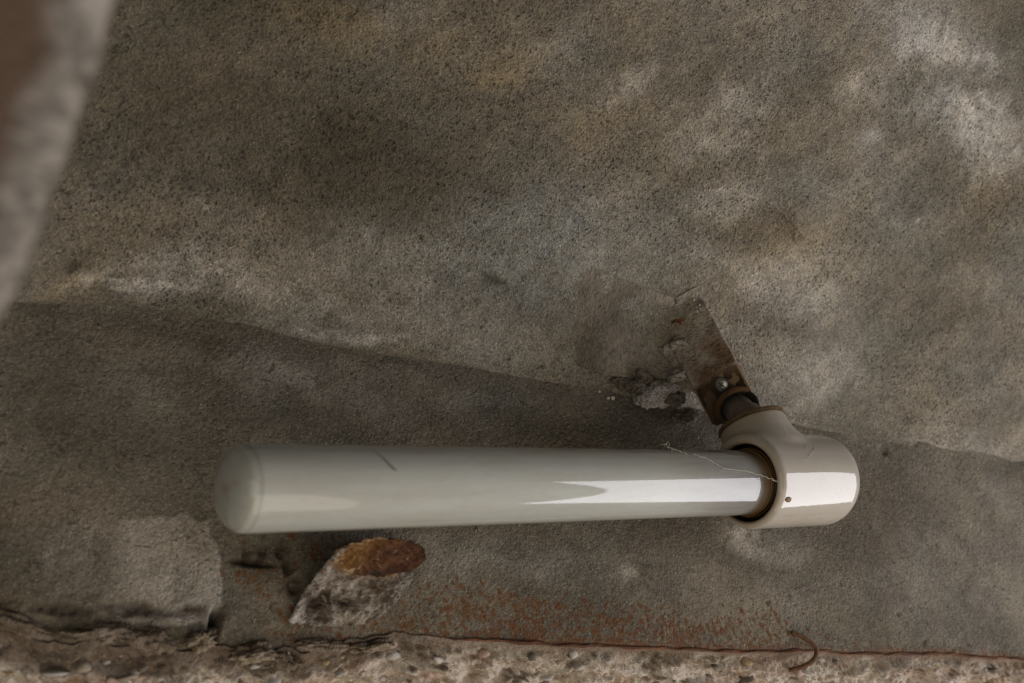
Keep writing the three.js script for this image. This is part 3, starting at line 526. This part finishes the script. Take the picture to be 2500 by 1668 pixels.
    c = mix3(c, mix3([0.225, 0.197, 0.152], [0.13, 0.11, 0.08], sm(-0.3, 0.5, fbm(p.x * 30, p.y * 30, 155, 4))), 0.9 * Math.max(sm(0.05, 0.35, q), 0.8 * sm(0.014, 0.026, y + 0.005 * n))); const sp = 1 + 0.35 * fbm(p.x * 300, p.y * 300, 154, 3); return { p: p.toArray(), c: c.map((k) => k * sp), uv: [p.x / TILE, p.y / TILE * 1.1] };
  }), wall), crumbly, wall), { label: 'mortar smeared over the top of the bracket' });
  const flake = lump('rust_flake', onPlate(-0.004, 0.019, 0.012).toArray(), [0.012, 0.006, 0.003], [0.3, 0, 0.5], 31, (x, y, z) => mix3([0.16, 0.06, 0.02], [0.03, 0.02, 0.012], sm(0, 0.6, fbm3(x * 3, y * 3, z * 3, 9, 2) - 0.4 * x)), rusty, wall, 12);
  const bits = [14, 15].map((s) => tint(stoneShape(s, 1), () => [0.5, 0.44, 0.36]));
  for (let i = 0; i < 54; i++) { const m = mesh('mortar_crumb', bits[i % 2], stone, wall), p = i < 30 ? onPlate(mix(-0.034, 0.026, rnd()), 0.02 + 0.01 * rnd() - (i > 16 ? 0.008 : 0), 0.008 + 0.006 * rnd()) : i < 44 ? onPlate(0.023 + 0.004 * rnd(), mix(-0.04, 0.02, rnd()), 0.004 + 0.004 * rnd()) : onPlate(mix(-0.024, 0.02, rnd()), -0.05 + 0.006 * rnd(), 0.006 + 0.002 * rnd()), r = (0.0015 + 0.003 * rnd()) * (i < 30 ? 1.15 : 0.7); m.position.set(p.x - 0.7, p.y - 1.63, p.z); m.scale.set(r * 1.4, r, r); m.rotation.set(rnd() * 3, rnd() * 3, rnd() * 3); }
}

// ------------------------------------------------------------------ small things on the wall
// stub of rusty pipe in a skirt of broken mortar
{
  const o = new THREE.Group(); o.name = 'pipe_stub'; o.position.set(0.375, 1.66, 0); scene.add(o);
  set(o, { label: 'rusty pipe stub in broken pale mortar below the glass tube', category: 'pipe stub' });
  const c = V(0.37, 1.6817, 0.0572), n = V(-0.055, -0.97, 0.234).normalize(), r1 = V(0.88, 0, 0.47).addScaledVector(n, -V(0.88, 0, 0.47).dot(n)).normalize(), r2 = new THREE.Vector3().crossVectors(n, r1), R = 0.0385;
  const rim = (a, k = 1) => c.clone().addScaledVector(r1, R * k * Math.cos(a)).addScaledVector(r2, R * k * Math.sin(a) * 0.95);
  const cap = grid(220, 60, (u, v) => {
    const a = u * Math.PI * 2, p = rim(a, v * (1 + 0.07 * v * fbm(3 * Math.cos(a) + 5, 3 * Math.sin(a) + 5, 164, 4))); const rr = fbm3(p.x * 90, p.y * 90, p.z * 90, 165, 4); p.addScaledVector(n, 0.0035 * rr + 0.0016 * fbm3(p.x * 320, p.y * 320, p.z * 320, 166, 2) + 0.001 * sm(0.8, 1, v)); const m = fbm(p.x * 120, p.y * 120, 162, 4), e = Math.cos(a - 2.6);
    const lft = sm(0.375, 0.352, p.x + 0.008 * m); let k = mix3(mix3([0.085, 0.03, 0.014], [0.15, 0.06, 0.022], sm(-0.4, 0.4, m)), mix3([0.14, 0.06, 0.015], [0.27, 0.135, 0.04], sm(-0.5, 0.4, m)), lft); k = mix3(k, [0.5, 0.36, 0.2], 0.8 * sm(0.3, 0.6, fbm(p.x * 200 - p.z * 200, p.z * 380, 163, 3) + 0.5 * lft * sm(0.6, 0.95, v) - 0.15)); k = mix3(k, [0.05, 0.028, 0.015], 0.6 * sm(0.88, 1, v)); k = mix3(k, [0.03, 0.022, 0.016], 0.9 * Math.exp(-(((v * Math.cos(a) + 0.12) / 0.3) ** 2) - (((v * Math.sin(a) + 0.86) / 0.2) ** 2))).map((q) => q * 0.85);
    return { p: p.toArray(), c: k, uv: [u, v] };
  });
  mesh('rust_cap', local(cap, o), rusty, o);
  const foot = [[0.424, 1.676], [0.402, 1.647], [0.388, 1.637], [0.36, 1.632], [0.33, 1.631], [0.316, 1.634], [0.326, 1.65], [0.343, 1.672], [0.37, 1.7], [0.41, 1.7]];
  const fc = new THREE.CatmullRomCurve3(foot.map((p) => V(p[0], p[1], -0.002)), true);
  // start both rings at the right and run them the same way round
  const a0 = 0, sgn = Math.sign(r2.clone().dot(V(0, -1, 0))) || 1;
  const skirt = grid(260, 110, (u, v) => {
    const top = rim(a0 + sgn * u * Math.PI * 2, 0.985), bot = fc.getPoint(u % 1), p = top.lerp(bot, v), nn = V(-0.1, -0.42, 0.9).normalize();
    const m = fbm3(p.x * 110, p.y * 110, p.z * 110, 171, 4), b = 4 * v * (1 - v);
    let d = 0.011 * fbm3(p.x * 75, p.y * 75, p.z * 75, 175, 3) * Math.min(1, 2 * b) + 0.004 * fbm3(p.x * 260, p.y * 260, p.z * 260, 176, 3) * sm(0, 0.1, v) - 0.004 * b;
    const G = (hx, hy, rx, ry) => Math.exp(-(((p.x - hx + 0.4 * (p.y - hy)) / rx) ** 2) - (((p.y - hy) / ry) ** 2));
    const hole = Math.min(1.1, 1.2 * G(0.3365, 1.645, 0.0095, 0.0065) + 0.9 * G(0.343, 1.6525, 0.006, 0.004) + 1.1 * G(0.361, 1.6485, 0.009, 0.003));
    d -= 0.009 * hole; const ridge = 0.9 * G(0.3495, 1.6475, 0.0016, 0.009); d += 0.008 * ridge; p.addScaledVector(nn, d);
    let k = mix3([0.36, 0.315, 0.265], [0.15, 0.115, 0.085], sm(-0.3, 0.5, m + 0.8 * fbm3(p.x * 300, p.y * 300, p.z * 300, 172, 3))); k = mix3(k, [0.2, 0.09, 0.035], 0.6 * sm(0.25, 0.55, fbm3(p.x * 130, p.y * 130, p.z * 130, 173, 3))); k = mix3(k, [0.26, 0.13, 0.05], 0.7 * sm(0.12, 0, v)); k = mix3(k, [0.6, 0.55, 0.5], 0.8 * sm(0.326, 0.318, p.x)); k = mix3(k, [0.04, 0.025, 0.015], 0.9 * Math.min(1, hole * 1.2));
    return { p: p.toArray(), c: k, uv: [u * 0.3, v * 0.1] };
  });
  set(mesh('mortar_skirt', local(skirt, o), crumbly, o), { label: 'broken pale mortar under the rusty cap' });
}
// bent wire hooked over the bead
{
  const pts = [[0.8503, 1.6555, 0.002], [0.8629, 1.6492, 0.007], [0.8723, 1.6392, 0.011], [0.8688, 1.629, 0.011], [0.8599, 1.622, 0.004], [0.8492, 1.6181, -0.006]];
  const g = tube(pts, 0.0024, 60, 10); tint(g, (x, y, z) => mix3([0.11, 0.05, 0.025], [0.21, 0.12, 0.07], vn3(x * 300, y * 300, z * 300, 6)));
  set(mesh('bent_wire', g, rusty), { label: 'bent rusty wire hooked over the rusted edge at the foot of the wall', category: 'wire' });
}
// cobwebs on the lamp, and hairs on the ceiling
const silk = new THREE.MeshStandardMaterial({ color: new THREE.Color().setRGB(0.62, 0.58, 0.5), roughness: 0.9 });
const hair = new THREE.MeshStandardMaterial({ color: new THREE.Color().setRGB(0.12, 0.055, 0.02), roughness: 0.8 });
function strand(pts, r, wob, seed, n = 40) {
  const c = new THREE.CatmullRomCurve3(pts.map((p) => V(...p))).getPoints(n).map((p, i) => [p.x + wob * (hash(i, seed, 1) - 0.5), p.y + wob * (hash(i, seed, 2) - 0.5), p.z + wob * (hash(i, seed, 3) - 0.5)]);
  return tube(c, r, n * 2, 5);
}
set(mesh('cobweb', mergeGeometries([
  strand([[0.6307, 1.7822, 0.1416], [0.648, 1.7778, 0.1437], [0.6617, 1.7722, 0.1447], [0.6842, 1.774, 0.1418], [0.6984, 1.7733, 0.1405], [0.7202, 1.77, 0.1405], [0.738, 1.7674, 0.1395]], 0.00028, 0.0012, 1),
  strand([[0.7202, 1.77, 0.1405], [0.7302, 1.7684, 0.1398], [0.743, 1.7665, 0.141]], 0.0005, 0.0012, 2, 14), strand([[0.6, 1.789, 0.136], [0.61, 1.783, 0.1432], [0.622, 1.779, 0.146]], 0.0002, 0.002, 3, 16),
  strand([[0.6, 1.786, 0.1405], [0.607, 1.79, 0.1372], [0.603, 1.783, 0.1432], [0.611, 1.784, 0.143]], 0.0002, 0.0025, 4, 18)]), silk), { label: 'thin pale cobweb strands across the glass tube near the holder', category: 'cobweb' });
set(mesh('cobweb', mergeGeometries([strand([[0.066, 0.95], [0.06, 1.05], [0.052, 1.14], [0.044, 1.24], [0.038, 1.3]].map(([q, k]) => onAxis(q, 0.0456 + 0.0014 * Math.cos(k), k).toArray()), 0.0002, 0.0016, 5, 26), strand([[0.062, 0.93], [0.055, 0.9], [0.05, 1.02]].map(([q, k]) => onAxis(q, 0.0456 + 0.0014 * Math.cos(k), k).toArray()), 0.0002, 0.0016, 6, 14)]), silk), { label: 'tangled cobweb threads on top of the porcelain holder', category: 'cobweb' }).name = 'cobweb_001';
{
  const P = (x, t) => [x, creaseY(x) + t * UPS[0], 0.0075 + t * UPS[1]];
  const L = [[[0.75, 0.2132], [0.7659, 0.2163], [0.7792, 0.2118], [0.7934, 0.2055], [0.8085, 0.1969]], [[0.7757, 0.2134], [0.7897, 0.2], [0.8, 0.19]], [[0.7866, 0.2181], [0.79, 0.208], [0.796, 0.1942]]];
  set(mesh('plant_hairs', mergeGeometries(L.map((l, i) => strand(l.map((p) => P(...p)), 0.00035, 0.001, 20 + i, 20))), hair), { label: 'fine brown root hairs stuck to the ceiling above the holder', category: 'root hairs' });
}

// ------------------------------------------------------------------ blurred concrete edge close to the camera
{
  const line = [[0.0424, 1.7481, 0.6134], [0.0418, 1.7277, 0.6043], [0.039, 1.71, 0.5952], [0.038, 1.6977, 0.5894], [0.0346, 1.6882, 0.5834], [0.0346, 1.6773, 0.5788], [0.0325, 1.6678, 0.5735], [0.031, 1.6583, 0.5686], [0.0267, 1.6467, 0.5613], [0.02, 1.625, 0.552], [0.012, 1.605, 0.545]];
  const c = new THREE.CatmullRomCurve3([V(0.052, 1.84, 0.655), V(0.046, 1.79, 0.632), ...line.map((p) => V(...p))]);
  const left = V(-0.83, -0.31, 0.48), deep = V(0.1, 0.3, -0.9).normalize();
  const g = grid(120, 260, (u, v) => {
    const e = c.getPoint(1 - v), a = (u - 0.35) / 0.65;   // u 0..0.35 wraps round the side, the rest is the face
    const p = e.clone();
    const n = fbm(u * 7, v * 26, 181, 4);
    if (a < 0) p.addScaledVector(deep, 0.07 * -a / 0.54 ).addScaledVector(left, 0.02 * (a / 0.54) ** 2);
    else p.addScaledVector(left, 0.12 * a).addScaledVector(deep, -0.012 * Math.sin(Math.min(1, a * 3) * 1.57) + 0.004);
    p.addScaledVector(deep, -0.0016 * n).addScaledVector(left, 0.0016 * fbm(u * 9, v * 40, 182, 3));
    let k = mix3([0.3, 0.27, 0.23], [0.2, 0.175, 0.145], 0.5 + 0.8 * 1.4 * fbm(u * 34, v * 60, 183, 4)); k = mix3(k, [0.56, 0.5, 0.44], 0.75 * sm(0.15, 0.6, 1.2 * fbm(u * 40, v * 70, 184, 3) + 0.7 * sm(0.16, 0.0, Math.abs(a)) - 0.1));  // rim painted paler, as light catching the edge
    k = mix3(k, [0.12, 0.066, 0.036], 0.9 * sm(0.12, 0.24, a + 0.05 * n));
    return { p: p.toArray(), c: k, uv: [u * 0.4, v * 0.6] };
  });
  set(mesh('concrete_pillar', g, crumbly), { label: 'blurred edge of a pale concrete pillar close to the camera', category: 'pillar' });
}

renderer.render(scene, camera);
